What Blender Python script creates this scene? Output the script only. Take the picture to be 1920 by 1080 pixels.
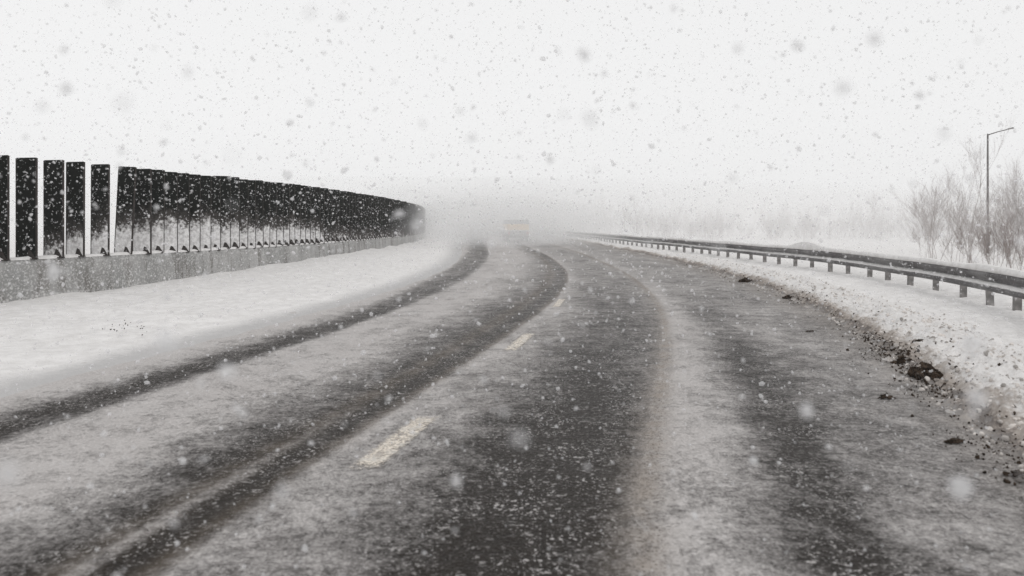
import bpy, math, random
import numpy as np
from mathutils import Vector, Matrix, noise as mnoise
R = math.radians
scene = bpy.context.scene
for o in list(bpy.data.objects):
    bpy.data.objects.remove(o)
col = scene.collection
rng = np.random.default_rng(11)
random.seed(5)

# ------------------------------------------------------------------ camera
CZ = 1.6
F, HY = 1400.0, 420.0          # focal length and horizon row of the 1920 x 1080 photograph
cd = bpy.data.cameras.new('camera')
cam = bpy.data.objects.new('camera', cd); col.objects.link(cam)
cam.location = (0, 0, CZ); cam.rotation_euler = (R(90), 0, 0)
cd.sensor_width = 36.0; cd.lens = 36.0 * F / 1920.0
cd.shift_y = -(540 - HY) / 1920.0
cd.clip_start = 0.05; cd.clip_end = 5000
cd.dof.use_dof = True; cd.dof.focus_distance = 18.0; cd.dof.aperture_fstop = 1.9
scene.camera = cam

# ------------------------------------------------------------------ world, sun, exposure
SUN_EL, SUN_AZ = R(42), R(150)
w = bpy.data.worlds.new('World'); scene.world = w; w.use_nodes = True
nt = w.node_tree; nt.nodes.clear()
sky = nt.nodes.new('ShaderNodeTexSky'); sky.sky_type = 'NISHITA'; sky.sun_disc = False
sky.sun_elevation = SUN_EL; sky.sun_rotation = SUN_AZ
sky.dust_density = 3.0; sky.air_density = 1.0
hs = nt.nodes.new('ShaderNodeHueSaturation'); hs.inputs['Saturation'].default_value = 0.05
mx = nt.nodes.new('ShaderNodeMix'); mx.data_type = 'RGBA'
mx.inputs[0].default_value = 0.85                     # closed cloud deck over the clear sky
mx.inputs[7].default_value = (9.7, 9.7, 9.72, 1)
bg = nt.nodes.new('ShaderNodeBackground'); bg.inputs['Strength'].default_value = 0.1
wo = nt.nodes.new('ShaderNodeOutputWorld')
nt.links.new(sky.outputs[0], hs.inputs['Color']); nt.links.new(hs.outputs[0], mx.inputs[6])
nt.links.new(mx.outputs[2], bg.inputs['Color']); nt.links.new(bg.outputs[0], wo.inputs['Surface'])
sl = bpy.data.lights.new('sun', 'SUN'); sl.energy = 0.5; sl.angle = R(40); sl.color = (1, 0.97, 0.93)
so = bpy.data.objects.new('sun', sl); col.objects.link(so)
so.rotation_euler = (R(90) - SUN_EL, 0, R(180) - SUN_AZ); so.location = (0, 0, 40)
scene.view_settings.view_transform = 'Standard'; scene.view_settings.look = 'None'
scene.view_settings.exposure = 0.0; scene.view_settings.gamma = 1.0
scene.view_settings.use_curve_mapping = False
scene.render.engine = 'CYCLES'
scene.cycles.max_bounces = 8; scene.cycles.diffuse_bounces = 3; scene.cycles.volume_bounces = 3
scene.cycles.use_denoising = True


# ------------------------------------------------------------------ helpers
def tag(o, label=None, cat=None, group=None, kind=None):
    if label: o['label'] = label
    if cat: o['category'] = cat
    if group: o['group'] = group
    if kind: o['kind'] = kind
    return o

def link(name, me, mat=None, parent=None, loc=None):
    o = bpy.data.objects.new(name, me); col.objects.link(o)
    if mat is not None: me.materials.append(mat)
    if parent is not None: o.parent = parent
    if loc is not None: o.location = loc
    return o

def mesh(name, verts, faces, smooth=False):
    me = bpy.data.meshes.new(name)
    me.from_pydata([tuple(v) for v in verts], [], [tuple(f) for f in faces])
    if smooth:
        me.polygons.foreach_set('use_smooth', np.ones(len(me.polygons), dtype=bool))
    me.update()
    return me

def tri_mesh(name, V, T, smooth=False):
    """fast mesh from numpy arrays; T is (n, k)"""
    me = bpy.data.meshes.new(name); k = T.shape[1]
    me.vertices.add(len(V)); me.vertices.foreach_set('co', np.asarray(V, dtype=np.float32).ravel())
    me.loops.add(T.size); me.loops.foreach_set('vertex_index', T.astype(np.int32).ravel())
    me.polygons.add(len(T))
    me.polygons.foreach_set('loop_start', np.arange(0, T.size, k, dtype=np.int32))
    me.polygons.foreach_set('loop_total', np.full(len(T), k, dtype=np.int32))
    me.polygons.foreach_set('use_smooth', np.full(len(T), smooth, dtype=bool))
    me.update(calc_edges=True); me.validate()
    return me

def grid_mesh(name, P, smooth=True):
    """P is (rows, cols, 3)"""
    r, c, _ = P.shape
    i = np.arange(r * c).reshape(r, c)
    T = np.stack([i[:-1, :-1], i[:-1, 1:], i[1:, 1:], i[1:, :-1]], -1).reshape(-1, 4)
    return tri_mesh(name, P.reshape(-1, 3), T, smooth)

def set_attr(me, name, vals):
    a = me.attributes.new(name, 'FLOAT', 'POINT'); a.data.foreach_set('value', np.asarray(vals, dtype=np.float32).ravel())

class MB:
    def __init__(s): s.v = []; s.f = []
    def add(s, v, f):
        n = len(s.v); s.v += [tuple(p) for p in v]; s.f += [tuple(i + n for i in q) for q in f]
    def box(s, x0, x1, y0, y1, z0, z1):
        v = [(x, y, z) for z in (z0, z1) for y in (y0, y1) for x in (x0, x1)]
        s.add(v, [(0, 2, 3, 1), (4, 5, 7, 6), (0, 1, 5, 4), (2, 6, 7, 3), (0, 4, 6, 2), (1, 3, 7, 5)])
    def tube(s, pts, rad, n=8, cap=True):
        pts = [Vector(p) for p in pts]
        rings = []
        for i, p in enumerate(pts):
            d = (pts[min(i + 1, len(pts) - 1)] - pts[max(i - 1, 0)]).normalized()
            a = d.orthogonal().normalized() if i == 0 else (rings_a - d * rings_a.dot(d)).normalized()
            rings_a = a; b = d.cross(a)
            r = rad[i] if hasattr(rad, '__len__') else rad
            rings.append([p + (a * math.cos(t) + b * math.sin(t)) * r for t in [2 * math.pi * k / n for k in range(n)]])
        v = [q for r_ in rings for q in r_]
        f = [(i * n + k, i * n + (k + 1) % n, (i + 1) * n + (k + 1) % n, (i + 1) * n + k) for i in range(len(pts) - 1) for k in range(n)]
        if cap:
            f.append(tuple(range(n - 1, -1, -1))); f.append(tuple((len(pts) - 1) * n + k for k in range(n)))
        s.add(v, f)
    def build(s, name, mat, parent=None, smooth=False, bevel=0):
        o = link(name, mesh(name, s.v, s.f, smooth), mat, parent)
        if bevel:
            m = o.modifiers.new('bevel', 'BEVEL'); m.width = bevel; m.segments = 2
        return o

def px(x, y, z=0.0):
    """the world point at height z whose sight line is (x, y) of the photograph"""
    d = (CZ - z) * F / (y - HY)
    return Vector(((x - 960) / F * d, d, z))

class Curve:
    """a smooth line x(y) through measured points"""
    def __init__(s, pts, sig=0.07):
        y = np.array([p[0] for p in pts], float); x = np.array([p[1] for p in pts], float)
        t = np.log(y + 22.0); s.t = np.linspace(t[0], t[-1], 1600)
        xi = np.interp(s.t, t, x)
        n = int(3 * sig / (s.t[1] - s.t[0])); k = np.exp(-0.5 * (np.arange(-n, n + 1) * (s.t[1] - s.t[0]) / sig) ** 2); k /= k.sum()
        a = xi[0] + (xi[1] - xi[0]) * np.arange(-n, 0); b = xi[-1] + (xi[-1] - xi[-2]) * np.arange(1, n + 1)
        s.x = np.convolve(np.concatenate([a, xi, b]), k, 'valid')
    def __call__(s, y):
        return np.interp(np.log(np.asarray(y, float) + 22.0), s.t, s.x)

def fbm(x, y, seed=0.0, oct=4):
    return mnoise.fractal((x, y, seed), 0.9, 2.1, oct)

def fbm_grid(X, Y, scale, seed, oct=4):
    return np.array([fbm(a * scale, b * scale, seed, oct) for a, b in zip(X.ravel(), Y.ravel())]).reshape(X.shape)


# ------------------------------------------------------------------ node helpers
class NG:
    def __init__(s, name):
        s.m = bpy.data.materials.new(name); s.m.use_nodes = True
        s.t = s.m.node_tree; s.t.nodes.clear()
        s.out = s.t.nodes.new('ShaderNodeOutputMaterial')
    def n(s, typ, **kw):
        q = s.t.nodes.new(typ)
        for k, v in kw.items(): setattr(q, k, v)
        return q
    def put(s, sock, v):
        if isinstance(v, bpy.types.NodeSocket): s.t.links.new(v, sock)
        elif isinstance(v, tuple) and len(v) == 3 and sock.type == 'RGBA': sock.default_value = (*v, 1)
        else: sock.default_value = v
    def pos(s): return s.n('ShaderNodeNewGeometry').outputs['Position']
    def obj(s): return s.n('ShaderNodeTexCoord').outputs['Object']
    def attr(s, a): return s.n('ShaderNodeAttribute', attribute_name=a).outputs['Fac']
    def scale(s, v, sc):
        m = s.n('ShaderNodeVectorMath', operation='MULTIPLY'); s.put(m.inputs[0], v); m.inputs[1].default_value = sc; return m.outputs[0]
    def noise(s, v, sc, det=4.0, rough=0.55):
        q = s.n('ShaderNodeTexNoise'); s.put(q.inputs['Vector'], v); q.inputs['Scale'].default_value = sc
        q.inputs['Detail'].default_value = det; q.inputs['Roughness'].default_value = rough
        return q.outputs[0]
    def vor(s, v, sc):
        q = s.n('ShaderNodeTexVoronoi'); s.put(q.inputs['Vector'], v); q.inputs['Scale'].default_value = sc; return q.outputs['Distance']
    def math(s, op, a, b=0.0, c=0.0):
        q = s.n('ShaderNodeMath', operation=op); s.put(q.inputs[0], a); s.put(q.inputs[1], b)
        if op == 'MULTIPLY_ADD': s.put(q.inputs[2], c)
        return q.outputs[0]
    def step(s, v, a, b, lo=0.0, hi=1.0):
        q = s.n('ShaderNodeMapRange', interpolation_type='SMOOTHSTEP'); s.put(q.inputs[0], v)
        q.inputs[1].default_value = a; q.inputs[2].default_value = b; q.inputs[3].default_value = lo; q.inputs[4].default_value = hi
        return q.outputs[0]
    def mix(s, f, a, b):
        q = s.n('ShaderNodeMix', data_type='RGBA'); s.put(q.inputs[0], f); s.put(q.inputs[6], a); s.put(q.inputs[7], b); return q.outputs[2]
    def sep(s, v):
        q = s.n('ShaderNodeSeparateXYZ'); s.put(q.inputs[0], v); return q.outputs
    def bsdf(s, color, rough=0.6, bump=None, strength=0.5, dist=0.02, metal=0.0, spec=0.5):
        q = s.n('ShaderNodeBsdfPrincipled'); s.put(q.inputs['Base Color'], color); s.put(q.inputs['Roughness'], rough)
        s.put(q.inputs['Metallic'], metal); q.inputs['Specular IOR Level'].default_value = spec
        if bump is not None:
            b = s.n('ShaderNodeBump'); b.inputs['Strength'].default_value = strength; b.inputs['Distance'].default_value = dist
            s.put(b.inputs['Height'], bump); s.t.links.new(b.outputs[0], q.inputs['Normal'])
        s.t.links.new(q.outputs[0], s.out.inputs['Surface'])
        return q

def plain(name, color, rough=0.6, metal=0.0, var=0.25, sc=6.0, spec=0.5):
    g = NG(name); v = g.obj(); a = g.noise(v, sc, 5)
    dark = tuple(c * (1 - var) for c in color); lite = tuple(min(1, c * (1 + var)) for c in color)
    g.bsdf(g.mix(g.step(a, 0.3, 0.7), dark, lite), rough, a, 0.15, 0.01, metal, spec)
    return g.m


# ------------------------------------------------------------------ materials
def road_material():
    g = NG('slushy_asphalt'); v = g.pos(); c = g.attr('cover'); gr = g.attr('grit')
    n0 = g.noise(g.scale(v, (1.0, 0.45, 1.0)), 0.9, 4, 0.6); n1 = g.noise(v, 3.2, 5, 0.62); n2 = g.noise(v, 17, 4, 0.6); n3 = g.noise(v, 55, 3, 0.6)
    s = g.math('MULTIPLY_ADD', g.math('SUBTRACT', n0, 0.5), 0.85, c)
    s = g.math('MULTIPLY_ADD', g.math('SUBTRACT', n1, 0.5), 1.15, s)
    s = g.math('MULTIPLY_ADD', g.math('SUBTRACT', n2, 0.5), 1.15, s)
    s = g.math('MULTIPLY_ADD', g.math('SUBTRACT', n3, 0.5), 0.75, s)
    sl = g.step(s, -0.05, 0.90)
    tint = g.noise(v, 1.3, 3)
    slush = g.mix(tint, (0.405, 0.38, 0.37), (0.49, 0.472, 0.462))
    slush = g.mix(g.step(n3, 0.42, 0.72), slush, (0.58, 0.555, 0.545))
    asp = g.mix(n2, (0.007, 0.0055, 0.0045), (0.036, 0.029, 0.024))
    base = g.mix(sl, asp, slush)
    dens = g.step(g.noise(v, 2.2, 4, 0.6), 0.36, 0.62, 0.25, 1.0)
    fleck = g.math('MAXIMUM', g.step(g.noise(v, 30, 2, 0.5), 0.62, 0.67), g.step(g.noise(v, 62, 2, 0.5), 0.62, 0.67))
    base = g.mix(g.math('MULTIPLY', fleck, g.math('MULTIPLY', dens, 0.8)), base, (0.60, 0.575, 0.565))
    tan = g.math('MULTIPLY', gr, g.step(n1, 0.3, 0.65, 0.15, 0.62))
    base = g.mix(tan, base, (0.21, 0.165, 0.12))
    dots = g.math('MULTIPLY', g.step(g.noise(v, 75, 2, 0.5), 0.60, 0.66), g.step(g.math('MULTIPLY_ADD', g.math('SUBTRACT', n1, 0.5), 1.4, gr), 0.25, 0.7))
    base = g.mix(g.math('MULTIPLY', dots, 0.85), base, (0.05, 0.036, 0.025))
    hgt = g.math('ADD', g.math('MULTIPLY', sl, 0.7), g.math('ADD', g.math('MULTIPLY', n2, 0.5), g.math('MULTIPLY', n3, 0.35)))
    g.bsdf(base, g.step(sl, 0.0, 1.0, 0.45, 0.7), hgt, 0.9, 0.04, 0.0, 0.07)
    return g.m

def snow_material(name, dirty):
    g = NG(name); v = g.pos()
    n0 = g.noise(v, 0.8, 4); n1 = g.noise(v, 5, 5, 0.6); n2 = g.noise(v, 24, 4, 0.6); n3 = g.noise(v, 70, 2)
    base = g.mix(g.step(n1, 0.3, 0.7), (0.66, 0.645, 0.635), (0.78, 0.767, 0.76))
    if dirty:
        d = g.attr('dirt')
        s = g.math('MULTIPLY_ADD', g.math('SUBTRACT', n1, 0.5), 1.1, d)
        s = g.math('MULTIPLY_ADD', g.math('SUBTRACT', n2, 0.5), 1.0, s)
        s = g.math('MULTIPLY', s, g.step(d, 0.0, 0.15))
        base = g.mix(g.step(s, 0.32, 0.95, 0, 0.9), base, (0.33, 0.288, 0.255))
        base = g.mix(g.step(s, 0.92, 1.3), base, (0.07, 0.05, 0.037))
        gy = g.attr('grey')
        gs = g.math('MULTIPLY_ADD', g.math('SUBTRACT', n1, 0.5), 0.9, g.math('MULTIPLY_ADD', g.math('SUBTRACT', n2, 0.5), 0.8, gy))
        gs = g.math('MULTIPLY', gs, g.step(gy, 0.0, 0.25))
        base = g.mix(g.step(gs, 0.05, 1.0), base, (0.47, 0.462, 0.46))
        sp = g.step(g.math('ADD', n3, g.math('MULTIPLY', d, 0.08)), 0.70, 0.74)
        base = g.mix(g.math('MULTIPLY', sp, 0.5), base, (0.3, 0.27, 0.25))
    h = g.math('ADD', g.math('MULTIPLY', n1, 1.0), g.math('ADD', g.math('MULTIPLY', n2, 0.5), g.math('MULTIPLY', n3, 0.15)))
    g.bsdf(base, 0.8, h, 0.6, 0.05, 0.0, 0.2)
    return g.m

def concrete_material():
    g = NG('stained_concrete'); v = g.pos(); st = g.scale(v, (1.0, 1.0, 0.16))
    n0 = g.noise(v, 1.1, 5); n1 = g.noise(st, 3.5, 5, 0.65); n2 = g.noise(v, 22, 4, 0.65)
    base = g.mix(g.step(n0, 0.3, 0.7), (0.25, 0.25, 0.245), (0.37, 0.365, 0.36))
    base = g.mix(g.step(n1, 0.46, 0.68, 0, 0.85), base, (0.13, 0.12, 0.11))
    base = g.mix(g.step(n2, 0.48, 0.66, 0, 0.8), base, (0.58, 0.575, 0.57))
    z = g.sep(v)[2]
    ds = g.math('ADD', g.math('SUBTRACT', 0.20, z), g.math('ADD', g.math('MULTIPLY', g.math('SUBTRACT', n0, 0.5), 0.9), g.math('MULTIPLY', g.math('SUBTRACT', n2, 0.5), 0.9)))
    base = g.mix(g.step(ds, -0.1, 0.35, 0, 0.8), base, (0.62, 0.615, 0.61))
    g.bsdf(base, 0.85, n2, 0.4, 0.02, 0, 0.2)
    return g.m

def fin_material():
    g = NG('snow_spattered_dark_board'); v = g.pos(); p = g.sep(v)
    y = p[1]; z = p[2]
    n0 = g.noise(g.scale(v, (1, 1, 0.7)), 1.5, 4, 0.6); n1 = g.noise(v, 13, 4, 0.6); n2 = g.noise(v, 48, 2)
    hi = g.math('MULTIPLY', g.step(y, 14.6, 16.6, -0.55, 0.66), g.step(y, 25, 31, 1.0, 0.12))  # how far the plough threw the snow up
    s = g.math('SUBTRACT', g.math('ADD', hi, 0.92), z)
    s = g.math('MULTIPLY_ADD', g.math('SUBTRACT', n0, 0.5), 1.15, s)
    s = g.math('MULTIPLY_ADD', g.math('SUBTRACT', n1, 0.5), 0.85, s)
    base = g.mix(n0, (0.004, 0.0065, 0.005), (0.010, 0.010, 0.009))
    base = g.mix(g.step(s, -0.55, 0.1, 0, 0.55), base, (0.13, 0.115, 0.11))
    base = g.mix(g.step(s, -0.10, 0.24, 0, 0.97), base, g.mix(g.step(n1, 0.35, 0.65), (0.52, 0.51, 0.51), (0.78, 0.775, 0.775)))
    stick = g.step(g.noise(v, 15, 3, 0.6), 0.60, 0.66)
    base = g.mix(g.math('MULTIPLY', stick, 0.8), base, (0.55, 0.55, 0.56))
    g.bsdf(base, 0.8, n1, 0.2, 0.01, 0, 0.05)
    return g.m

def bark_material(name, dark, snow):
    g = NG(name); v = g.pos()
    nz = g.sep(g.n('ShaderNodeNewGeometry').outputs['Normal'])[2]
    n = g.noise(v, 6, 3)
    base = g.mix(n, tuple(c * 0.6 for c in dark), tuple(c * 1.4 for c in dark))
    s = g.math('MULTIPLY', g.step(nz, -0.1, 0.6), g.step(g.noise(v, 2.5, 3), 0.35, 0.6))
    g.bsdf(g.mix(g.math('MULTIPLY', s, snow), base, (0.75, 0.75, 0.76)), 0.85, n, 0.3)
    return g.m

M_road = road_material()
M_bank = snow_material('ploughed_snow', True)
M_field = snow_material('field_snow', False)
M_conc = concrete_material()
M_fin = fin_material()
M_bracket = plain('dark_bracket_steel', (0.035, 0.03, 0.028), 0.7, spec=0.15)
M_bark = bark_material('snowy_bark', (0.36, 0.325, 0.315), 0.85)
M_twig = bark_material('brown_twig_bark', (0.22, 0.18, 0.165), 0.75)
def rail_steel():
    g = NG('weathered_galvanised_steel'); v = g.pos()
    n0 = g.noise(v, 1.2, 4); n1 = g.noise(v, 7, 5, 0.65); n2 = g.noise(v, 26, 3, 0.6)
    base = g.mix(g.step(n0, 0.35, 0.65), (0.075, 0.07, 0.072), (0.17, 0.165, 0.165))
    base = g.mix(g.step(n1, 0.5, 0.7, 0, 0.6), base, (0.05, 0.042, 0.04))
    base = g.mix(g.step(n2, 0.60, 0.68, 0, 0.8), base, (0.58, 0.58, 0.585))
    g.bsdf(base, 0.6, n1, 0.2, 0.01, 0.0, 0.3)
    return g.m
M_steel = rail_steel()
M_post = plain('grey_post_steel', (0.19, 0.18, 0.175), 0.6, 0.0, 0.4, 8.0)
M_lamp = plain('dark_lamp_steel', (0.11, 0.10, 0.10), 0.5)
M_mud = plain('wet_mud', (0.040, 0.028, 0.020), 0.8, 0, 0.6, 25.0, 0.1)
M_amber = plain('amber_truck_paint', (0.76, 0.52, 0.24), 0.5, 0, 0.12, 2.0)
M_truckgrey = plain('dirty_grey_truck_panel', (0.22, 0.21, 0.215), 0.5, 0, 0.2, 2.0)
M_truckroof = plain('grey_roof_edge', (0.36, 0.375, 0.38), 0.5, 0, 0.15, 2.0)
M_rubber = plain('black_tyre_rubber', (0.02, 0.02, 0.02), 0.8)
M_red = plain('red_lamp_plastic', (0.35, 0.05, 0.04), 0.4)
M_white = plain('off_white_panel', (0.7, 0.7, 0.7), 0.5, 0, 0.08, 2.0)


# ------------------------------------------------------------------ the lines the road is made of, measured on the ground
def feat(pts, far):
    y0, x0 = pts[0]
    near = [(-20.0, x0 - 0.235 * (y0 + 20.0))]
    return Curve(near + pts + far)
snowL = feat([(7.6, -5.15), (9.5, -4.7), (13.2, -3.95), (14.9, -3.65), (20.0, -3.0), (29.9, -2.62), (41.5, -3.1)], [(83, -5.8), (200, -17)])
t1L = feat([(6.4, -4.39), (7.9, -4.03), (10.5, -3.3), (14.4, -2.75), (19.0, -2.4), (28.0, -2.15), (44.8, -2.5)], [(85, -4.6), (200, -15.5)])
t1R = feat([(5.8, -3.96), (7.0, -3.6), (8.4, -3.32), (10.0, -2.95), (12.4, -2.45), (17.2, -1.85), (22, -1.45), (32, -1.2), (44.8, -1.5)], [(86, -3.5), (200, -14.3)])
t2L = feat([(4.0, -2.74), (5.3, -2.3), (7.1, -1.94), (8.5, -1.62), (10.0, -1.36), (13.3, -0.9), (17.0, -0.3), (22.4, 0.3), (29.9, 0.75), (43.1, 0.7)], [(86, -1.2), (200, -12)])
t2R = feat([(3.4, -1.80), (4.8, -1.48), (5.5, -1.28), (6.8, -1.0), (8.1, -0.71), (10.4, -0.2), (12.3, 0.22), (14.4, 0.64), (17.6, 1.2), (22.4, 1.72), (27, 1.95), (38.6, 1.8)], [(86, -0.2), (200, -11)])
t3L = feat([(3.4, -0.65), (4.7, -0.43), (5.9, -0.2), (7.5, 0.16), (9.3, 0.60), (11.8, 1.09), (16.0, 1.71), (22.4, 2.35), (32, 2.7)], [(44, 2.65), (86, 0.6), (200, -10.2)])
t3R = feat([(3.4, 0.36), (4.2, 0.57), (5.5, 0.89), (7.1, 1.30), (9.9, 1.97), (12.1, 2.42), (14.9, 2.93), (23.1, 3.65), (30.3, 3.75)], [(44, 3.7), (86, 1.8), (200, -9)])
t4L = feat([(3.4, 1.16), (4.2, 1.38), (5.5, 1.72), (7.5, 2.19), (10.2, 2.69), (14.0, 3.25), (18.7, 3.75), (26.4, 4.2)], [(44, 4.3), (86, 2.5), (200, -8.3)])
t4R = feat([(3.4, 1.92), (4.8, 2.22), (5.9, 2.53), (8.0, 3.09), (11.2, 3.78), (16.0, 4.4), (23.6, 4.95), (37.3, 5.2)], [(44, 5.2), (86, 3.7), (200, -7.2)])
snowR = feat([(4.6, 3.17), (5.2, 3.33), (6.4, 3.78), (7.7, 4.22), (9.7, 4.85), (13.2, 5.6), (16.6, 6.13), (21.3, 6.62), (28.7, 6.97), (40.7, 6.98)], [(64, 6.3), (97, 5.0), (200, -5)])
fence = Curve([(-12, -22.0), (0, -16.2), (8, -12.6), (14.4, -9.9), (17.9, -8.65), (23.4, -7.55), (29.3, -6.8), (40, -6.3), (49, -6.35), (60, -7.0), (75, -8.6), (94, -11.2), (130, -18.0), (170, -28)], 0.05)
rail = Curve([(-20, -1.6), (-8, 1.9), (4, 5.9), (8, 7.25), (12.7, 8.7), (16, 9.55), (19.3, 10.1), (25, 10.45), (32, 10.2), (45, 9.25), (56, 8.4), (80, 7.1), (100, 6.2), (140, 2.0)], 0.05)

# ------------------------------------------------------------------ road
YR = np.concatenate([np.arange(-14, 2.5, 0.4), np.geomspace(2.6, 190, 330)])
feats = [snowL, t1L, t1R, t2L, t2R, t3L, t3R, t4L, t4R, snowR]
FX = np.stack([f(YR) for f in feats], 1)
FX[:, 0] -= 0.05; FX[:, -1] += 0.6
#      u:     0     1     2     3     4     5     6     7     8     9
prof = [(0, 1.25), (.55, 1.05), (.85, .78), (1.15, .32), (1.5, .03), (1.85, .02), (2.03, .25), (2.12, .82), (2.45, .90), (2.75, .80),
        (2.95, .60), (3.2, .34), (3.45, .14), (3.60, .12), (3.665, .66), (3.705, .66), (3.78, .04), (3.94, .02), (4.02, .30), (4.1, .72),
        (4.4, .66), (4.7, .56), (4.95, .34), (5.2, .10), (5.5, .0), (5.8, .10), (5.96, .26), (6.08, .74), (6.3, .84), (6.6, .80),
        (6.95, .58), (7.2, .24), (7.5, .14), (7.8, .34), (8.05, .46), (8.5, .50), (9, .56)]
pu = np.array([p[0] for p in prof]); pc = np.array([p[1] for p in prof])
U = np.linspace(0, 9, 190)
P = np.zeros((len(YR), len(U), 3)); C = np.zeros((len(YR), len(U))); G = np.zeros_like(C)
for i, y in enumerate(YR):
    P[i, :, 0] = np.interp(U, np.arange(10), FX[i]); P[i, :, 1] = y
    c = np.interp(U, pu, pc)
    far = np.clip((y - 7) / 17, 0, 1)                                   # tracks paler with distance: haze and grazing sheen painted into the slush cover
    k3 = np.exp(-((U - 5.5) / 0.75) ** 2) + np.exp(-((U - 7.5) / 0.9) ** 2) + np.exp(-((U - 3.5) / 0.6) ** 2) + 0.8 * np.exp(-((U - 1.6) / 0.4) ** 2)
    c = c + far * np.minimum(k3, 1) * 0.30
    rid = np.exp(-((U - 3.685) / 0.07) ** 2) * np.clip((y - 4.2) / 2.6, 0, 1) * 0.62
    near3 = np.clip((8.5 - y) / 5, 0, 1) * (0.30 * np.exp(-((U - 5.45) / 0.42) ** 2) + 0.12 * np.exp(-((U - 7.5) / 0.3) ** 2) + 0.15 * np.exp(-((U - 3.85) / 0.2) ** 2))
    wash = np.clip((y - 5.5) / 17, 0, 1) * np.clip((U - 3.9) / 0.8, 0.15, 0.88)
    c = c - rid - near3
    C[i] = c * (1 - wash) + wash * (0.57 + 0.06 * np.sin(U * 2.1))
    G[i] = np.exp(-((U - 6.12) / 0.16) ** 2) * 0.9 + np.exp(-((U - 4.02) / 0.08) ** 2) * 0.55 + np.exp(-((U - 3.62) / 0.12) ** 2) * 0.5 + np.clip((U - 8.35) / 0.5, 0, 1) * 0.85
Xn = P[:, :, 0]; Yn = P[:, :, 1]
nz = np.zeros_like(C)
near = YR < 40
nz[near] = fbm_grid(Xn[near], Yn[near], 1.6, 3.0, 3)
P[:, :, 2] = 0.016 * C + 0.006 * nz - 0.008
me = grid_mesh('road', P); set_attr(me, 'cover', C); set_attr(me, 'grit', G)
tag(link('road', me, M_road), kind='structure')

# ------------------------------------------------------------------ lane dashes
def dash_material():
    g = NG('worn_cream_road_paint'); v = g.pos()
    n1 = g.noise(v, 9, 4, 0.65); n2 = g.noise(v, 45, 3, 0.6)
    base = g.mix(g.step(n2, 0.35, 0.65), (0.56, 0.49, 0.41), (0.80, 0.73, 0.64))
    base = g.mix(g.step(n1, 0.44, 0.66, 0, 0.8), base, (0.46, 0.445, 0.42))
    q = g.bsdf(base, 0.6, n2, 0.3, 0.01)
    e = g.attr('edge')
    a = g.step(g.math('ADD', e, g.math('ADD', g.math('MULTIPLY', g.math('SUBTRACT', n1, 0.5), 2.8), g.math('MULTIPLY', g.math('SUBTRACT', n2, 0.5), 2.2))), 0.2, 1.15)
    tr = g.n('ShaderNodeBsdfTransparent'); ms = g.n('ShaderNodeMixShader')
    g.t.links.new(a, ms.inputs[0]); g.t.links.new(tr.outputs[0], ms.inputs[1]); g.t.links.new(q.outputs[0], ms.inputs[2])
    g.t.links.new(ms.outputs[0], g.out.inputs['Surface'])
    return g.m
M_dash = dash_material()
dashc = Curve([(-20, -7.0), (4.0, -1.25), (5.5, -0.87), (7.5, -0.42), (10.1, 0.12), (15.1, 0.97), (22, 1.85), (30, 2.25), (45, 2.2), (90, 0.2)])
for (y0, y1, wd) in ((4.85, 6.2, 0.235), (9.4, 10.9, 0.21), (14.3, 15.9, 0.19)):
    ys = np.linspace(y0, y1, 24); us = np.linspace(-1, 1, 9)
    Q = np.zeros((24, 9, 3)); E = np.zeros((24, 9))
    for i, y in enumerate(ys):
        Q[i, :, 0] = dashc(y) + us * wd * 0.5; Q[i, :, 1] = y; Q[i, :, 2] = 0.007
        E[i] = np.minimum(0.95, 2.0 * np.minimum(1 - np.abs(us) * 0.92, min(y - y0 + 0.03, y1 - y + 0.03) / 0.3))
    m_ = grid_mesh('lane_marking', Q); set_attr(m_, 'edge', E)
    tag(link('lane_marking', m_, M_dash), kind='structure')

# ------------------------------------------------------------------ ground sheet and banks
g1 = np.concatenate([-np.geomspace(600, 6, 40), np.linspace(-5, 5, 5), np.geomspace(6, 600, 40)])
g2 = g1 + 20
GX, GY = np.meshgrid(g1, g2)
GZ = -0.16 + 0.25 * fbm_grid(GX, GY, 0.02, 9.0, 3) * np.clip((np.abs(GX) - 14) / 30, 0, 1)
tag(link('snow_field', grid_mesh('snow_field', np.stack([GX, GY, GZ], -1)), M_field), kind='structure')

def wallfoot(y):
    return np.interp(y, [0, 14.5, 17, 21, 29, 40, 60], [-0.02, 0.0, 0.09, 0.22, 0.40, 0.42, 0.42])

YB = np.concatenate([np.arange(-14, 4, 0.5), np.geomspace(4.2, 170, 360)])
K = 84
P = np.zeros((len(YB), K, 3)); D = np.zeros((len(YB), K)); GR = np.zeros_like(D)
for i, y in enumerate(YB):
    x0, x1 = float(snowL(y)) + 0.35, float(fence(y)) - 0.35
    t = np.concatenate([[-0.03], np.linspace(0, 1, K - 1) ** 1.4])
    P[i, :, 0] = x0 + (x1 - x0) * t; P[i, :, 1] = y
    h = wallfoot(y)
    d = np.abs(P[i, :, 0] - x0)
    P[i, :, 2] = np.where(t < 0, -0.02, 0.019) + 0.05 * np.clip(d / 1.6, 0, 1) + h * np.clip(t, 0, 1) ** 1.5
    GR[i] = 1.05 - np.clip(d / (0.65 + 0.015 * y), 0, 1) * 1.15
    D[i] = 0.10 * np.exp(-((d - 1.2) / 0.5) ** 2)
P[:, :, 2] += (fbm_grid(P[:, :, 0], P[:, :, 1], 0.7, 1.0, 4) * 0.06 + fbm_grid(P[:, :, 0], P[:, :, 1], 4.0, 1.7, 3) * 0.02) * (0.08 + 0.92 * (1 - GR.clip(0, 1)))
me = grid_mesh('snow_verge', P); set_attr(me, 'dirt', D); set_attr(me, 'grey', np.clip(GR, 0, 1))
tag(link('snow_verge', me, M_bank), kind='structure')

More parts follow.
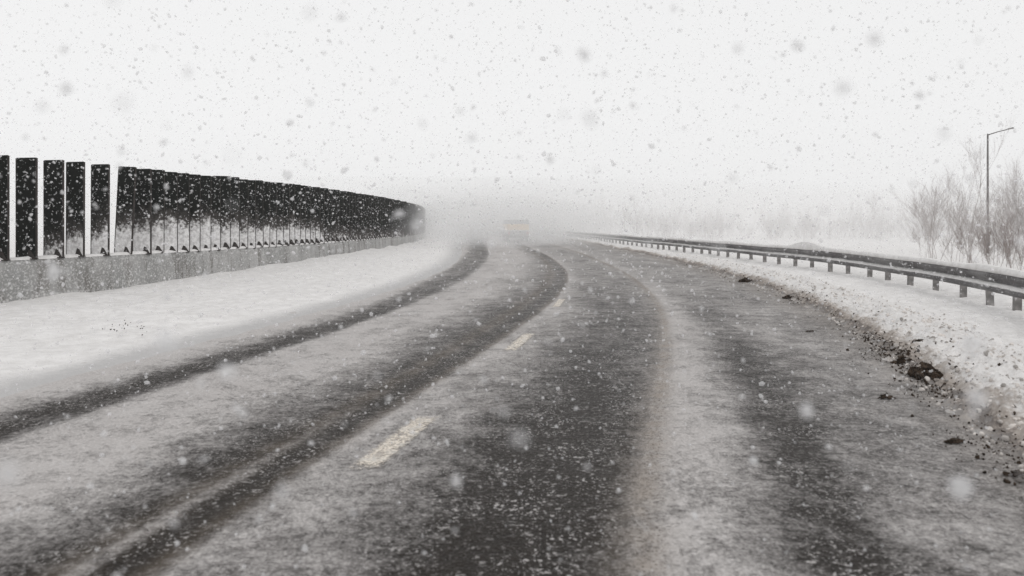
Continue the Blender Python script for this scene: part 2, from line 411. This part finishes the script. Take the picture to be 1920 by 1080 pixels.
YB = np.concatenate([np.arange(-14, 2.8, 0.4), np.geomspace(3.0, 40, 520), np.geomspace(40.5, 170, 60)])
K = 120
P = np.zeros((len(YB), K, 3)); D = np.zeros((len(YB), K)); GR = np.zeros_like(D); ID = np.zeros_like(D)
for i, y in enumerate(YB):
    x0, x1 = float(snowR(y)) - 0.25, max(float(rail(y)) + 3.0, float(snowR(y)) + 5.0)
    t = np.linspace(0, 1, K) ** 1.5
    P[i, :, 0] = x0 + (x1 - x0) * t; P[i, :, 1] = y
    d = P[i, :, 0] - x0; ID[i] = d
    berm = 0.15 * np.exp(-((d - 1.1) / 0.6) ** 2) * np.clip(d / 0.35, 0, 1)
    P[i, :, 2] = -0.06 + 0.10 * np.clip(d / 0.5, 0, 1) + berm - 0.25 * np.clip((t - 0.75) / 0.25, 0, 1) ** 2 + 0.07 * np.clip((d - 1.6) / 1.0, 0, 1) * fbm(y * 0.5, 0.0, 17.0, 3)
    D[i] = 1.12 * np.exp(-((d - 0.28) / 0.30) ** 2) + 0.42 * np.exp(-((d - 1.2) / 0.75) ** 2)
    GR[i] = 0.75 * (1 - np.clip(d / 0.55, 0, 1))
amp = np.clip(ID / 0.3, 0, 1) * np.exp(-np.clip(ID - 1.0, 0, None) / 1.6)
P[:, :, 2] += fbm_grid(P[:, :, 0], P[:, :, 1], 1.1, 4.0, 4) * (0.03 + 0.07 * amp) + fbm_grid(P[:, :, 0], P[:, :, 1], 6.5, 4.7, 4) * (0.012 + 0.065 * amp)
me = grid_mesh('snow_bank', P); set_attr(me, 'dirt', D); set_attr(me, 'grey', np.clip(GR, 0, 1))
tag(link('snow_bank', me, M_bank), kind='structure')
BANK_X = P[:, :, 0]; BANK_Z = P[:, :, 2]
def bank_z(x, y):
    i = int(np.clip(np.searchsorted(YB, y), 0, len(YB) - 1)); return float(np.interp(x, BANK_X[i], BANK_Z[i]))

# ------------------------------------------------------------------ concrete barrier wall
def arc(curve, y0, y1, n=3000):
    y = np.linspace(y0, y1, n); x = curve(y); s = np.concatenate([[0], np.cumsum(np.hypot(np.diff(x), np.diff(y)))])
    return x, y, s
def sweep(curve, y0, y1, step, prof, closed=True, jitter=None):
    """prof: list of (offset to the right of travel, z)"""
    x, y, s = arc(curve, y0, y1)
    n = int(s[-1] / step) + 1; q = np.linspace(0, s[-1], n)
    xs = np.interp(q, s, x); ys = np.interp(q, s, y)
    tx, ty = np.gradient(xs), np.gradient(ys); L = np.hypot(tx, ty); nx, ny = ty / L, -tx / L
    V = []; F_ = []; m = len(prof)
    for i in range(n):
        for k, (a, z) in enumerate(prof):
            dz = jitter(q[i], k) if jitter else 0.0
            V.append((xs[i] + nx[i] * a, ys[i] + ny[i] * a, z + dz))
    for i in range(n - 1):
        for k in range(m if closed else m - 1):
            k2 = (k + 1) % m
            F_.append((i * m + k, i * m + k2, (i + 1) * m + k2, (i + 1) * m + k))
    if closed:
        F_.append(tuple(range(m))); F_.append(tuple((n - 1) * m + k for k in range(m - 1, -1, -1)))
    return V, F_
WALL_H = 0.88
wall = link('concrete_barrier', None)
tag(wall, 'long low stained grey concrete wall under the dark slats along the left verge', 'barrier wall')
v, f = sweep(fence, -10, 120, 0.8, [(0.05, -0.3), (0.0, 0.80), (-0.03, WALL_H), (-0.33, WALL_H), (-0.38, 0.78), (-0.42, -0.3)])
link('wall', mesh('wall', v, f), M_conc, wall)
v, f = sweep(fence, -10, 120, 0.25, [(-0.02, WALL_H + 0.002), (-0.035, WALL_H + 0.035), (-0.10, WALL_H + 0.06), (-0.25, WALL_H + 0.06), (-0.335, WALL_H + 0.02)], False,
             lambda s, k: (0.028 * fbm(s * 0.9, k * 0.3, 7.0, 3) if k in (1, 2, 3) else 0))
link('snow_cap', mesh('snow_cap', v, f, True), M_field, wall)

# ------------------------------------------------------------------ the dark slats
FIN_W, FIN_T, FIN_Z0, FIN_Z1 = 0.44, 0.034, WALL_H + 0.03, 2.94
def board():
    m = MB(); m.box(-FIN_W / 2, FIN_W / 2, -FIN_T / 2, FIN_T / 2, FIN_Z0, FIN_Z1); return m
def bracket():
    m = MB()
    for sx in (-1, 1):
        y0, y1 = (FIN_T / 2, FIN_T / 2 + 0.012) if sx > 0 else (-FIN_T / 2 - 0.012, -FIN_T / 2)
        pts = [(0.02, WALL_H), (0.21, WALL_H), (0.21, WALL_H + 0.03), (0.12, WALL_H + 0.17), (0.07, WALL_H + 0.19), (0.02, WALL_H + 0.03)]
        n = len(pts)
        m.add([(a, y0, b) for a, b in pts] + [(a, y1, b) for a, b in pts],
              [tuple(range(n)), tuple(range(2 * n - 1, n - 1, -1))] + [(i, i + n, (i + 1) % n + n, (i + 1) % n) for i in range(n)])
    m.box(-0.2, 0.2, -0.08, 0.08, WALL_H + 0.003, WALL_H + 0.022)
    return m
def frame_bars():
    m = MB(); e = 0.016
    for sx in (-1, 1):
        a = sx * (FIN_W / 2 + e / 2 + 0.001)
        m.box(a - e / 2, a + e / 2, -FIN_T / 2 - 0.004, FIN_T / 2 + 0.004, WALL_H + 0.02, FIN_Z1 - 0.01)
    return m

fx, fy, fs = arc(fence, 2, 100, 6000)
fpx = 960 + F * fx / fy
def s_at_px(p):   # first crossing from the near end
    i = np.argmax(fpx > p); return np.interp(p, [fpx[i - 1], fpx[i]], [fs[i - 1], fs[i]])
def pos_s(s): return np.interp(s, fs, fx), np.interp(s, fs, fy)
def heading(s):
    a = pos_s(s - 0.2); b = pos_s(s + 0.2); return math.atan2(b[0] - a[0], b[1] - a[1])
OFF = -0.18
fin0 = link('barrier_slat', None)
b_me = board().build('board', M_fin, fin0, bevel=0.006)
br = bracket().build('bracket', M_bracket, fin0)
fb = frame_bars().build('edge_bar', M_bracket, fin0)
first = [True]
def place_fin(s, alpha, label, group, tilt=0.0, dz=0.0):
    x, y = pos_s(s); h = heading(s)
    x += math.cos(h) * OFF; y -= math.sin(h) * OFF
    if first[0]: o = fin0; first[0] = False
    else:
        o = fin0.copy(); col.objects.link(o)
        for c in (b_me, br, fb):
            d = c.copy(); col.objects.link(d); d.parent = o
    o.location = (x - 1.9 * tilt, y, dz); o.rotation_euler = (0, tilt, math.pi / 2 - alpha)
    tag(o, label, 'slat', group)
def width_px(s, al):
    x, y = pos_s(s); h = heading(s); x += math.cos(h) * OFF; y -= math.sin(h) * OFF
    dx, dy = math.sin(al) * FIN_W / 2, math.cos(al) * FIN_W / 2
    a = F * (x - dx) / (y - dy); b = F * (x + dx) / (y + dy); return abs(b - a)
GRP = 'dark upright slats standing on the concrete wall'
labs = ['dark slat cut off by the left edge of the photo', 'dark slat with a white gap on either side, second from the photo edge',
        'dark slat with open gaps either side, third from the photo edge', 'slat with a grey snow-spattered foot, fourth from the photo edge',
        'last slat with open sky on both sides before the closed run', 'first slat of the closed run, beside the widest tapering gap',
        'second slat of the closed run, just before the notched top edge starts']
prev = s_at_px(-45)
for k in range(9):
    place_fin(prev - 0.62 * k, R(100), 'dark upright slat of the open row beyond the left edge', GRP)
for (pc_, wd, tl), lab in zip([(3, 36, 0), (56, 36, 0), (107, 34, 0), (147.5, 31, 0.004), (194, 31, 0.006), (242, 30, 0.06), (272, 32, 0)], labs):
    s = s_at_px(pc_ + 6)
    lo, hi = R(60), R(165)
    for _ in range(40):
        md = (lo + hi) / 2
        if width_px(s, md) > wd: lo = md
        else: hi = md
    place_fin(s, lo, lab, GRP, tl, random.uniform(-0.01, 0.01)); prev = s
s = prev + 0.40
while True:
    x, y = pos_s(s)
    if y > 92: break
    place_fin(s, heading(s) + R(46 + random.uniform(-7, 7)), 'narrow dark slat overlapped by its neighbours in the closed run of slats', GRP,
              random.uniform(-0.008, 0.008), random.uniform(-0.035, 0.02))
    s += 0.46 + random.uniform(-0.03, 0.03)

# ------------------------------------------------------------------ guardrail
gr = link('guardrail', None)
tag(gr, 'snow-capped dark steel guardrail curving along the right verge', 'guardrail')
# two-wave beam, open profile with thickness; offsets are to the right of travel, so the road side is negative
wave = [(0.05, 0.30), (0.02, 0.315), (-0.055, 0.35), (-0.06, 0.415), (0.02, 0.455), (0.03, 0.51), (0.02, 0.555), (-0.06, 0.60), (-0.055, 0.675), (0.02, 0.71), (0.05, 0.72)]
back = [(a + 0.012, z) for a, z in reversed(wave)]
bend = lambda s, k: 0.035 * fbm(s * 0.16, 0.0, 12.0, 2)
v, f = sweep(rail, -14, 118, 0.5, wave + back, True, bend)
beam = link('beam', mesh('beam', v, f, True), M_steel, gr)
v, f = sweep(rail, -14, 118, 0.2, [(-0.052, 0.422), (-0.030, 0.445), (0.008, 0.470), (0.018, 0.50), (0.022, 0.47), (0.021, 0.45)], True,
             lambda s, k: 0.018 * fbm(s * 1.3, k * 0.4, 2.0, 3) + bend(s, k))
link('snow_ledge', mesh('snow_ledge', v, f, True), M_field, gr)
_, ry, rs = arc(rail, -14, 118)
def cap_jit(s, k):
    if k in (0, 5): return bend(s, k)
    y = np.interp(s, rs, ry); a = 0.04 * fbm(s * 0.7, k * 0.15, 5.0, 4) + bend(s, k)
    if k in (2, 3): a += 0.17 * math.exp(-((y - 26.3) / 1.0) ** 2)
    return a
v, f = sweep(rail, -14, 118, 0.2, [(-0.065, 0.682), (-0.085, 0.72), (-0.06, 0.785), (0.06, 0.795), (0.16, 0.74), (0.17, 0.70)], True, cap_jit)
link('snow_cap', mesh('snow_cap', v, f, True), M_field, gr)
def post_mesh():
    m = MB()
    m.box(0.072, 0.192, -0.045, -0.037, -0.5, 0.68)      # web and two flanges of the channel post
    m.box(0.072, 0.080, -0.0369, 0.045, -0.5, 0.68)
    m.box(0.184, 0.192, -0.0369, 0.045, -0.5, 0.68)
    m.box(0.045, 0.0715, -0.03, 0.03, 0.40, 0.62)        # spacer to the beam
    return m
rx, ry, rs = arc(rail, 4, 100)
m0 = None; s = 0.3; n = 0
while s < rs[-1] and n < 68:
    x, y = np.interp(s, rs, rx), np.interp(s, rs, ry)
    h = math.atan2(np.interp(s + 0.2, rs, rx) - np.interp(s - 0.2, rs, rx), np.interp(s + 0.2, rs, ry) - np.interp(s - 0.2, rs, ry))
    if m0 is None: o = m0 = post_mesh().build('post', M_post, gr)
    else: o = m0.copy(); col.objects.link(o); o.parent = gr
    o.location = (x, y, bend(s + 19, 0) * 0.6 - 0.01); o.rotation_euler = (random.uniform(-.03, .03), random.uniform(-.03, .03), -h + random.uniform(-.25, .25))
    s += 1.38 + random.uniform(-0.22, 0.22); n += 1

# ------------------------------------------------------------------ mud thrown on the bank
def lump(rad, sx, sy, sz, n_chunks, seed):
    import bmesh
    rr = random.Random(seed); V = []; Fc = []
    for c in range(n_chunks):
        bm = bmesh.new(); bmesh.ops.create_icosphere(bm, subdivisions=2, radius=1)
        r = rad * (rr.uniform(0.12, 0.36) if c else 0.42)
        ox, oy = (max(-.75, min(.75, rr.gauss(0, 0.5))) * rad * sx, max(-.75, min(.75, rr.gauss(0, 0.5))) * rad * sy) if c else (0, 0)
        oz = 0.25 * r + abs(rr.gauss(0, 0.55)) * rad * sz * math.exp(-(ox * ox + oy * oy) / (0.5 * rad * rad))
        b = len(V)
        for vtx in bm.verts:
            d = vtx.co.normalized(); k = 1 + 0.8 * mnoise.fractal(d * 1.9 + Vector((seed * 3.1 + c, c, seed)), 0.8, 2.2, 4)
            V.append((ox + d.x * k * r * (sx + 1) / 2, oy + d.y * k * r * (sy + 1) / 2, d.z * k * r * min(1.0, sz * 1.7) + oz))
        for fc in bm.faces: Fc.append(tuple(vv.index + b for vv in fc.verts))
        bm.free()
    return V, Fc
clods = [(1736, 706, 0.135, 1.15, 1.0, 0.8, 7, 'largest dark mud heap, ragged and lumpy, where slush meets the right snow bank'),
         (1400, 529, 0.16, 1.3, 0.9, 0.7, 4, 'dark mud lump farthest along the right snow bank'),
         (1478, 560, 0.09, 1.5, 0.8, 0.5, 4, 'low dark mud lump just below the farthest lump on the bank edge'),
         (1722, 636, 0.07, 1.0, 0.8, 0.7, 4, 'small brown clod sitting up on the snow above the largest heap'),
         (1521, 623, 0.055, 1.7, 0.6, 0.25, 3, 'thin dark clod alone on the grey road near the verge'),
         (1790, 832, 0.055, 1.5, 0.7, 0.45, 4, 'dark clod on the slushy shoulder below the largest heap'),
         (1905, 893, 0.05, 1.8, 0.6, 0.4, 3, 'flat dark clod nearest the camera at the right photo edge'),
         (1660, 748, 0.06, 1.6, 0.7, 0.35, 3, 'small flat mud clod on the shoulder left of the largest heap'),
         (1690, 672, 0.08, 1.5, 0.8, 0.5, 5, 'loose crumbling dark clod at the snow edge just behind the largest heap')]
for i, (cx, cy, r, sx, sy, sz, nc, lab) in enumerate(clods):
    p = px(cx, cy); z = max(0.0, bank_z(p.x, p.y))
    p = px(cx, cy, z)
    v, f = lump(r, sx, sy, sz, nc * 5, 3 + i)
    o = link('mud_clod', mesh('mud_clod', v, f, False), M_mud, None, (p.x, p.y, max(0.0, bank_z(p.x, p.y)) + 0.01))
    tag(o, lab, 'mud clod', 'mud clods thrown up along the right verge')

ico = None
def icos(sub):
    import bmesh
    bm = bmesh.new(); bmesh.ops.create_icosphere(bm, subdivisions=sub, radius=1)
    V = np.array([v_.co[:] for v_ in bm.verts]); T = np.array([[v_.index for v_ in f_.verts] for f_ in bm.faces]); bm.free()
    return V, T
def scatter(name, pts, sizes, mat, aniso, sub=1, rough=0.3, smooth=False):
    V0, T0 = icos(sub); n = len(pts); k = len(V0)
    S = sizes[:, None] * rng.uniform(aniso[0], aniso[1], (n, 3))
    q = rng.normal(size=(n, 4)); q /= np.linalg.norm(q, axis=1, keepdims=True)
    a, b, c, d = q.T
    Rm = np.stack([1 - 2 * (c * c + d * d), 2 * (b * c - a * d), 2 * (b * d + a * c), 2 * (b * c + a * d), 1 - 2 * (b * b + d * d), 2 * (c * d - a * b),
                   2 * (b * d - a * c), 2 * (c * d + a * b), 1 - 2 * (b * b + c * c)], 1).reshape(n, 3, 3)
    L = V0[None] * (1 + rough * rng.uniform(-1, 1, (n, k, 1))) * S[:, None, :]
    W = np.einsum('nij,nkj->nki', Rm, L) + pts[:, None, :]
    T = (T0[None] + (np.arange(n) * k)[:, None, None]).reshape(-1, 3)
    return link(name, tri_mesh(name, W.reshape(-1, 3), T, smooth), mat)
def chunks(n, curve, lo, hi, sg, name, lab, zf):
    pts = []; sz = []
    while len(pts) < n:
        y = float(np.exp(rng.uniform(math.log(3.4), math.log(34)))); d = rng.uniform(lo, hi)
        if rng.random() > math.exp(-((d - (lo + hi) * 0.38) / sg) ** 2): continue
        x = float(curve(y)) + d; r = float(np.clip(rng.lognormal(math.log(0.011), 0.5), 0.004, 0.03))
        pts.append((x, y, zf(x, y) - 0.15 * r)); sz.append(r)
    o = scatter(name, np.array(pts), np.array(sz), M_chunk, (0.6, 1.3), 2, 0.12, False)
    tag(o, lab, 'snow debris', kind='stuff')
M_chunk = plain('dirty_snow_chunk', (0.52, 0.49, 0.465), 0.85, 0, 0.45, 4.0, 0.15)
chunks(5200, snowR, -0.15, 2.0, 0.8, 'snow_debris', 'broken dirty snow crumbs over the ploughed right bank', lambda x, y: max(0.005, bank_z(x, y)))
# crumbs of mud and dirty ice along the edge
pts = []; sz = []
for _ in range(8000):
    y = float(np.exp(rng.uniform(math.log(4.0), math.log(32))))
    d = rng.normal(0.05, 0.20) if rng.random() < 0.82 else rng.uniform(-0.5, 1.8)
    if fbm(y * 0.55, 0, 31.0, 3) + 0.22 * rng.normal() < 0.10: continue
    x = float(snowR(y)) + d
    pts.append((x, y, max(0.008, bank_z(x, y) + 0.004))); sz.append(float(np.clip(rng.lognormal(math.log(0.0048), 0.6), 0.002, 0.018)))
for _ in range(900):
    y = float(np.clip(rng.normal(8.6, 1.1), 6.2, 12)); x = float(snowR(y)) + rng.normal(0.06, 0.07)
    pts.append((x, y, max(0.006, bank_z(x, y) + 0.003))); sz.append(float(np.clip(rng.lognormal(math.log(0.006), 0.6), 0.002, 0.02)))
for _ in range(26):
    x, y = px(rng.normal(235, 30), rng.normal(638, 9)).xy
    pts.append((x, y, 0.16)); sz.append(0.008)
o = scatter('mud_debris', np.array(pts), np.array(sz), M_mud, (0.5, 1.4), 1, 0.35)
tag(o, 'dark crumbs of mud scattered along the snow edges', 'mud debris', kind='stuff')

# ------------------------------------------------------------------ bare bushes
def twig_bush(seed, height, spread, stems, depth=4, thin=1.0):
    rr = random.Random(seed); m = MB()
    def grow(p, d, L, r, k):
        nseg = 3; pts = [p]; rad = [r]
        for i in range(nseg):
            d = (d + Vector((rr.gauss(0, 0.13), rr.gauss(0, 0.13), rr.gauss(0.05, 0.08)))).normalized()
            pts.append(pts[-1] + d * L / nseg); rad.append(r * (1 - 0.55 * (i + 1) / nseg))
        m.tube(pts, rad, 4 if k > 0 else 5, cap=False)
        if k >= depth: return
        nb = rr.randint(5, 8)
        for b in range(nb):
            t = rr.uniform(0.25, 1.0); i = min(int(t * nseg), nseg - 1)
            q = pts[i].lerp(pts[i + 1], t * nseg - i)
            ax = Vector((rr.gauss(0, 1), rr.gauss(0, 1), rr.gauss(0, 0.5))).normalized()
            nd = (d + ax * rr.uniform(0.25, 0.65) + Vector((0, 0, 0.12))).normalized()
            grow(q, nd, L * rr.uniform(0.38, 0.62), max(0.0018 * thin, r * 0.38), k + 1)
    for s_ in range(stems):
        a = rr.uniform(0, 2 * math.pi); lean = rr.uniform(0.03, spread)
        d = Vector((math.cos(a) * lean, math.sin(a) * lean, 1)).normalized()
        b0 = rr.uniform(0.1, 1.4) * spread
        grow(Vector((math.cos(a) * b0, math.sin(a) * b0, -0.3)), d, height * rr.uniform(0.6, 1.0), 0.012 * height / 3 * rr.uniform(0.7, 1.2) * (thin ** 0.5), 1)
    return mesh('bare_bush', m.v, m.f)
bushes = [  # photo x of the middle, distance, height, spread, stems, label
    (1750, 33, 3.5, 0.16, 4, 'slim bare shrub with one high feathery spray, leftmost behind the guardrail'),
    (1820, 34, 4.1, 0.14, 5, 'tallest bare shrub, slim and upright, just left of the lamp post'),
    (1785, 28, 2.2, 0.5, 8, 'low wide bare bush in front of the two slim tall shrubs'),
    (1866, 29, 2.3, 0.5, 8, 'bushy bare shrub at the foot of the lamp post'),
    (1893, 34, 3.4, 0.3, 5, 'pale bare shrub rising right of the lamp post near the photo edge'),
    (1912, 23, 1.75, 0.7, 14, 'dense brown twiggy bush low against the guardrail at the right photo edge'),
    (1725, 38, 2.0, 0.45, 6, 'faint low bare bush left of the slim tall shrubs'),
    (1960, 28, 3.2, 0.4, 9, 'bare shrub just beyond the right photo edge')]
bmeshes = {}
for i, (bx, by, bh, sp, ns, lab) in enumerate(bushes):
    me = twig_bush(40 + i, bh, sp, ns, 4)
    o = link('bare_bush', me, M_twig if 'brown' in lab else M_bark, None, ((bx - 960) / F * by, by, 0))
    tag(o, lab, 'bush', 'bare bushes behind the guardrail')
# far hedgerow across the field: reads as one pale mass
lib = [twig_bush(80 + i, 3.4, 0.75, 8, 3, 1.8) for i in range(4)]
lv = []
for me in lib:
    V = np.zeros(len(me.vertices) * 3, np.float32); me.vertices.foreach_get('co', V)
    T = np.array([p.vertices[:] for p in me.polygons if len(p.vertices) == 4]); lv.append((V.reshape(-1, 3), T))
VV = []; TT = []; n0 = 0
for k in range(420):
    V, T = lv[k % 4]; sc = rng.uniform(0.5, 1.0) * (1 + 0.3 * math.sin(k * 0.13)); a = rng.uniform(0, 6.28)
    x = 12 + 125 * (k / 420) + rng.normal(0, 2.5); y = 100 + rng.normal(0, 10)
    W = V * sc; Q = np.stack([W[:, 0] * math.cos(a) - W[:, 1] * math.sin(a) + x, W[:, 0] * math.sin(a) + W[:, 1] * math.cos(a) + y, W[:, 2] * rng.uniform(.7, 1.2)], 1)
    VV.append(Q); TT.append(T + n0); n0 += len(V)
for me in lib: bpy.data.meshes.remove(me)
o = link('hedgerow_mass', tri_mesh('hedgerow_mass', np.concatenate(VV), np.concatenate(TT)), M_bark)
tag(o, 'faint bare hedgerow far across the snowy field', 'hedgerow', kind='stuff')

# ------------------------------------------------------------------ street lamp
LY = 47.0; LX = (1852 - 960) / F * LY; LT = CZ + (HY - 251) / F * LY
lamp = link('street_lamp', None, None, None, (LX, LY, 0))
tag(lamp, 'thin dark street lamp with one angled arm rising above the bare bushes', 'street lamp')
m = MB(); m.tube([(0, 0, -0.3), (0, 0, 0.9), (0, 0, 0.95), (0, 0, LT)], [0.11, 0.11, 0.075, 0.05], 10); m.build('pole', M_lamp, lamp, True)
m = MB(); m.tube([(0.045, 0, LT - 0.06), (0.6, 0, LT + 0.12), (1.25, 0, LT + 0.28)], [0.035, 0.03, 0.03], 8); m.build('arm', M_lamp, lamp, True)
m = MB()
v = [(1.2, -0.05, LT + 0.24), (1.2, 0.05, LT + 0.24), (1.62, -0.09, LT + 0.33), (1.62, 0.09, LT + 0.33),
     (1.2, -0.04, LT + 0.33), (1.2, 0.04, LT + 0.33), (1.58, -0.07, LT + 0.42), (1.58, 0.07, LT + 0.42)]
m.add(v, [(0, 1, 3, 2), (4, 6, 7, 5), (0, 2, 6, 4), (1, 5, 7, 3), (0, 4, 5, 1), (2, 3, 7, 6)]); m.build('lamp_head', M_lamp, lamp, bevel=0.02)

# ------------------------------------------------------------------ truck far down the road, seen from behind
TY = 66.0; TX = (971.5 - 960) / F * TY
tr = link('box_truck', None, None, None, (TX, TY, 0)); tr.rotation_euler = (0, 0, R(6)); tr.scale = (0.88, 0.9, 0.93)
tag(tr, 'hazy small truck with an amber band across its tall rear, far down the road', 'truck')
W2 = 1.09
m = MB(); m.box(-W2, W2, 0, 4.2, 0.62, 1.12); m.build('lower_body', M_truckgrey, tr, bevel=0.03)
m = MB(); m.box(-W2 - 0.01, W2 + 0.01, -0.01, 4.2, 1.124, 1.70); m.build('cargo_box', M_amber, tr, bevel=0.03)
m = MB(); m.box(-W2 - 0.02, W2 + 0.02, -0.02, 4.22, 1.704, 2.14); m.build('roof', M_truckroof, tr, bevel=0.03)
m = MB(); m.box(-W2 - 0.015, W2 + 0.015, -0.05, -0.012, 1.07, 1.15); m.build('trim_strip', M_white, tr)
m = MB(); m.box(-1.0, 1.0, 4.3, 5.9, 0.55, 1.5); m.box(-0.92, 0.92, 4.35, 5.3, 1.5, 2.05); m.build('cab', M_truckgrey, tr, bevel=0.08)
m = MB(); m.box(-W2, W2, -0.16, -0.002, 0.42, 0.60); m.build('bumper', M_rubber, tr, bevel=0.02)
m = MB(); m.box(-0.28, 0.28, -0.02, -0.002, 0.72, 0.86); m.build('number_plate', M_white, tr)
for sx in (-1, 1):
    m = MB(); m.box(sx * 0.95 - 0.1, sx * 0.95 + 0.1, -0.03, -0.002, 0.72, 0.98); m.build('tail_light', M_red, tr, bevel=0.01)
    m = MB(); m.box(sx * 0.5 - 0.44, sx * 0.5 + 0.44, -0.012, -0.002, 0.90, 1.06); m.build('door', M_truckgrey, tr, bevel=0.004)
    for yy in (0.9, 5.0):
        m = MB(); m.tube([(sx * 0.98 - 0.13, yy, 0.40), (sx * 0.98 - 0.10, yy, 0.40), (sx * 0.98 + 0.10, yy, 0.40), (sx * 0.98 + 0.13, yy, 0.40)], [0.34, 0.40, 0.40, 0.34], 20); wh = m.build('wheel', M_rubber, tr, True)
        m = MB(); m.tube([(sx * 0.98 + sx * 0.131, yy, 0.40), (sx * 0.98 + sx * 0.15, yy, 0.40)], [0.22, 0.18], 14); m.build('rim', M_truckgrey, wh)
m = MB(); m.box(-0.45, 0.45, 0.1, 5.6, 0.45, 0.615); m.build('chassis', M_rubber, tr)

# ------------------------------------------------------------------ falling snow
def flake_material():
    g = NG('snowflake'); 
    d = g.n('ShaderNodeBsdfDiffuse'); d.inputs[0].default_value = (0.9, 0.9, 0.91, 1)
    t = g.n('ShaderNodeBsdfTranslucent'); t.inputs[0].default_value = (0.95, 0.95, 0.96, 1)
    ms = g.n('ShaderNodeMixShader'); ms.inputs[0].default_value = 0.45
    g.t.links.new(d.outputs[0], ms.inputs[1]); g.t.links.new(t.outputs[0], ms.inputs[2])
    tr = g.n('ShaderNodeBsdfTransparent'); m2 = g.n('ShaderNodeMixShader'); m2.inputs[0].default_value = 0.41   # an open cluster of crystals
    g.t.links.new(tr.outputs[0], m2.inputs[1]); g.t.links.new(ms.outputs[0], m2.inputs[2]); g.t.links.new(m2.outputs[0], g.out.inputs['Surface'])
    return g.m
def cloud(n, lo, hi): return rng.uniform(lo, hi, (n, 3))
pts = np.concatenate([cloud(11000, (-4.5, 0.35, 0.05), (4.5, 7, 4.2)), cloud(54000, (-18, 6, 0.05), (18, 27, 8)), cloud(150, (-0.75, 0.4, 1.05), (0.75, 1.2, 2.15)), cloud(4000, (-12, -6, 0.05), (12, 0.3, 6))])
dist = np.linalg.norm(pts - np.array([0, 0, CZ]), axis=1); pts = pts[dist > 0.38]
sizes = np.clip(rng.lognormal(math.log(0.0055), 0.45, len(pts)), 0.002, 0.016) * np.where(pts[:, 1] > 6, 1.35, 0.85)
o = scatter('falling_snow', pts, sizes, flake_material(), (0.55, 1.35), 1, 0.3, True)
tag(o, 'snowflakes falling through the air over road and verges', 'snowfall', kind='stuff')

# ------------------------------------------------------------------ air: haze over everything, denser wind-blown snow and spray down the road
def volume_material(name, dens, color, an=0.2):
    m = bpy.data.materials.new(name); m.use_nodes = True; t = m.node_tree; t.nodes.clear()
    out = t.nodes.new('ShaderNodeOutputMaterial'); v = t.nodes.new('ShaderNodeVolumePrincipled')
    v.inputs['Color'].default_value = (*color, 1); v.inputs['Density'].default_value = dens; v.inputs['Anisotropy'].default_value = an
    v.inputs['Density Attribute'].default_value = ''
    t.links.new(v.outputs[0], out.inputs['Volume'])
    return m
m = MB(); m.box(-640, 640, -640, 660, -2.0, 10.0)
tag(m.build('haze', volume_material('haze_air', 0.0012, (0.97, 0.97, 0.97))), 'pale snowy haze filling the air', 'haze', kind='stuff')
def puff(name, dens, c, r, label):
    V0, T0 = icos(4); V = V0.copy()
    for i, p in enumerate(V0):
        V[i] = p * (1 + 0.22 * mnoise.fractal(Vector(p * 1.6) + Vector(c), 0.9, 2, 3))
    V = V * np.array(r) + np.array(c)
    V[:, 2] = np.maximum(V[:, 2], -0.5)
    o = link(name, tri_mesh(name, V, T0, True), volume_material(name, dens, (0.985, 0.985, 0.985)))
    tag(o, label, 'blown snow', kind='stuff')
puff('spray_cloud', 0.030, (-1.5, 76, 0.8), (13, 30, 3.6), 'pale cloud of wind-blown snow hanging round the far truck')
puff('spray_cloud', 0.05, (0.2, 68, 0.6), (5, 17, 2.0), 'low white spray thrown up behind the far truck')
puff('spray_cloud', 0.030, (-7.5, 56, 1.4), (6, 18, 2.6), 'thin swirl of blown snow where the slatted wall bends out of sight')
for hh, dn, off in ((4.2, 0.008, 0), (6.4, 0.006, 14), (8.6, 0.005, -10)):
    puff('blown_snow_cloud', dn, (10 + off, 125, 0.8), (170, 82, hh * 0.85), 'wide pale bank of blown snow closing off the distance')
print('objects', len(bpy.data.objects))
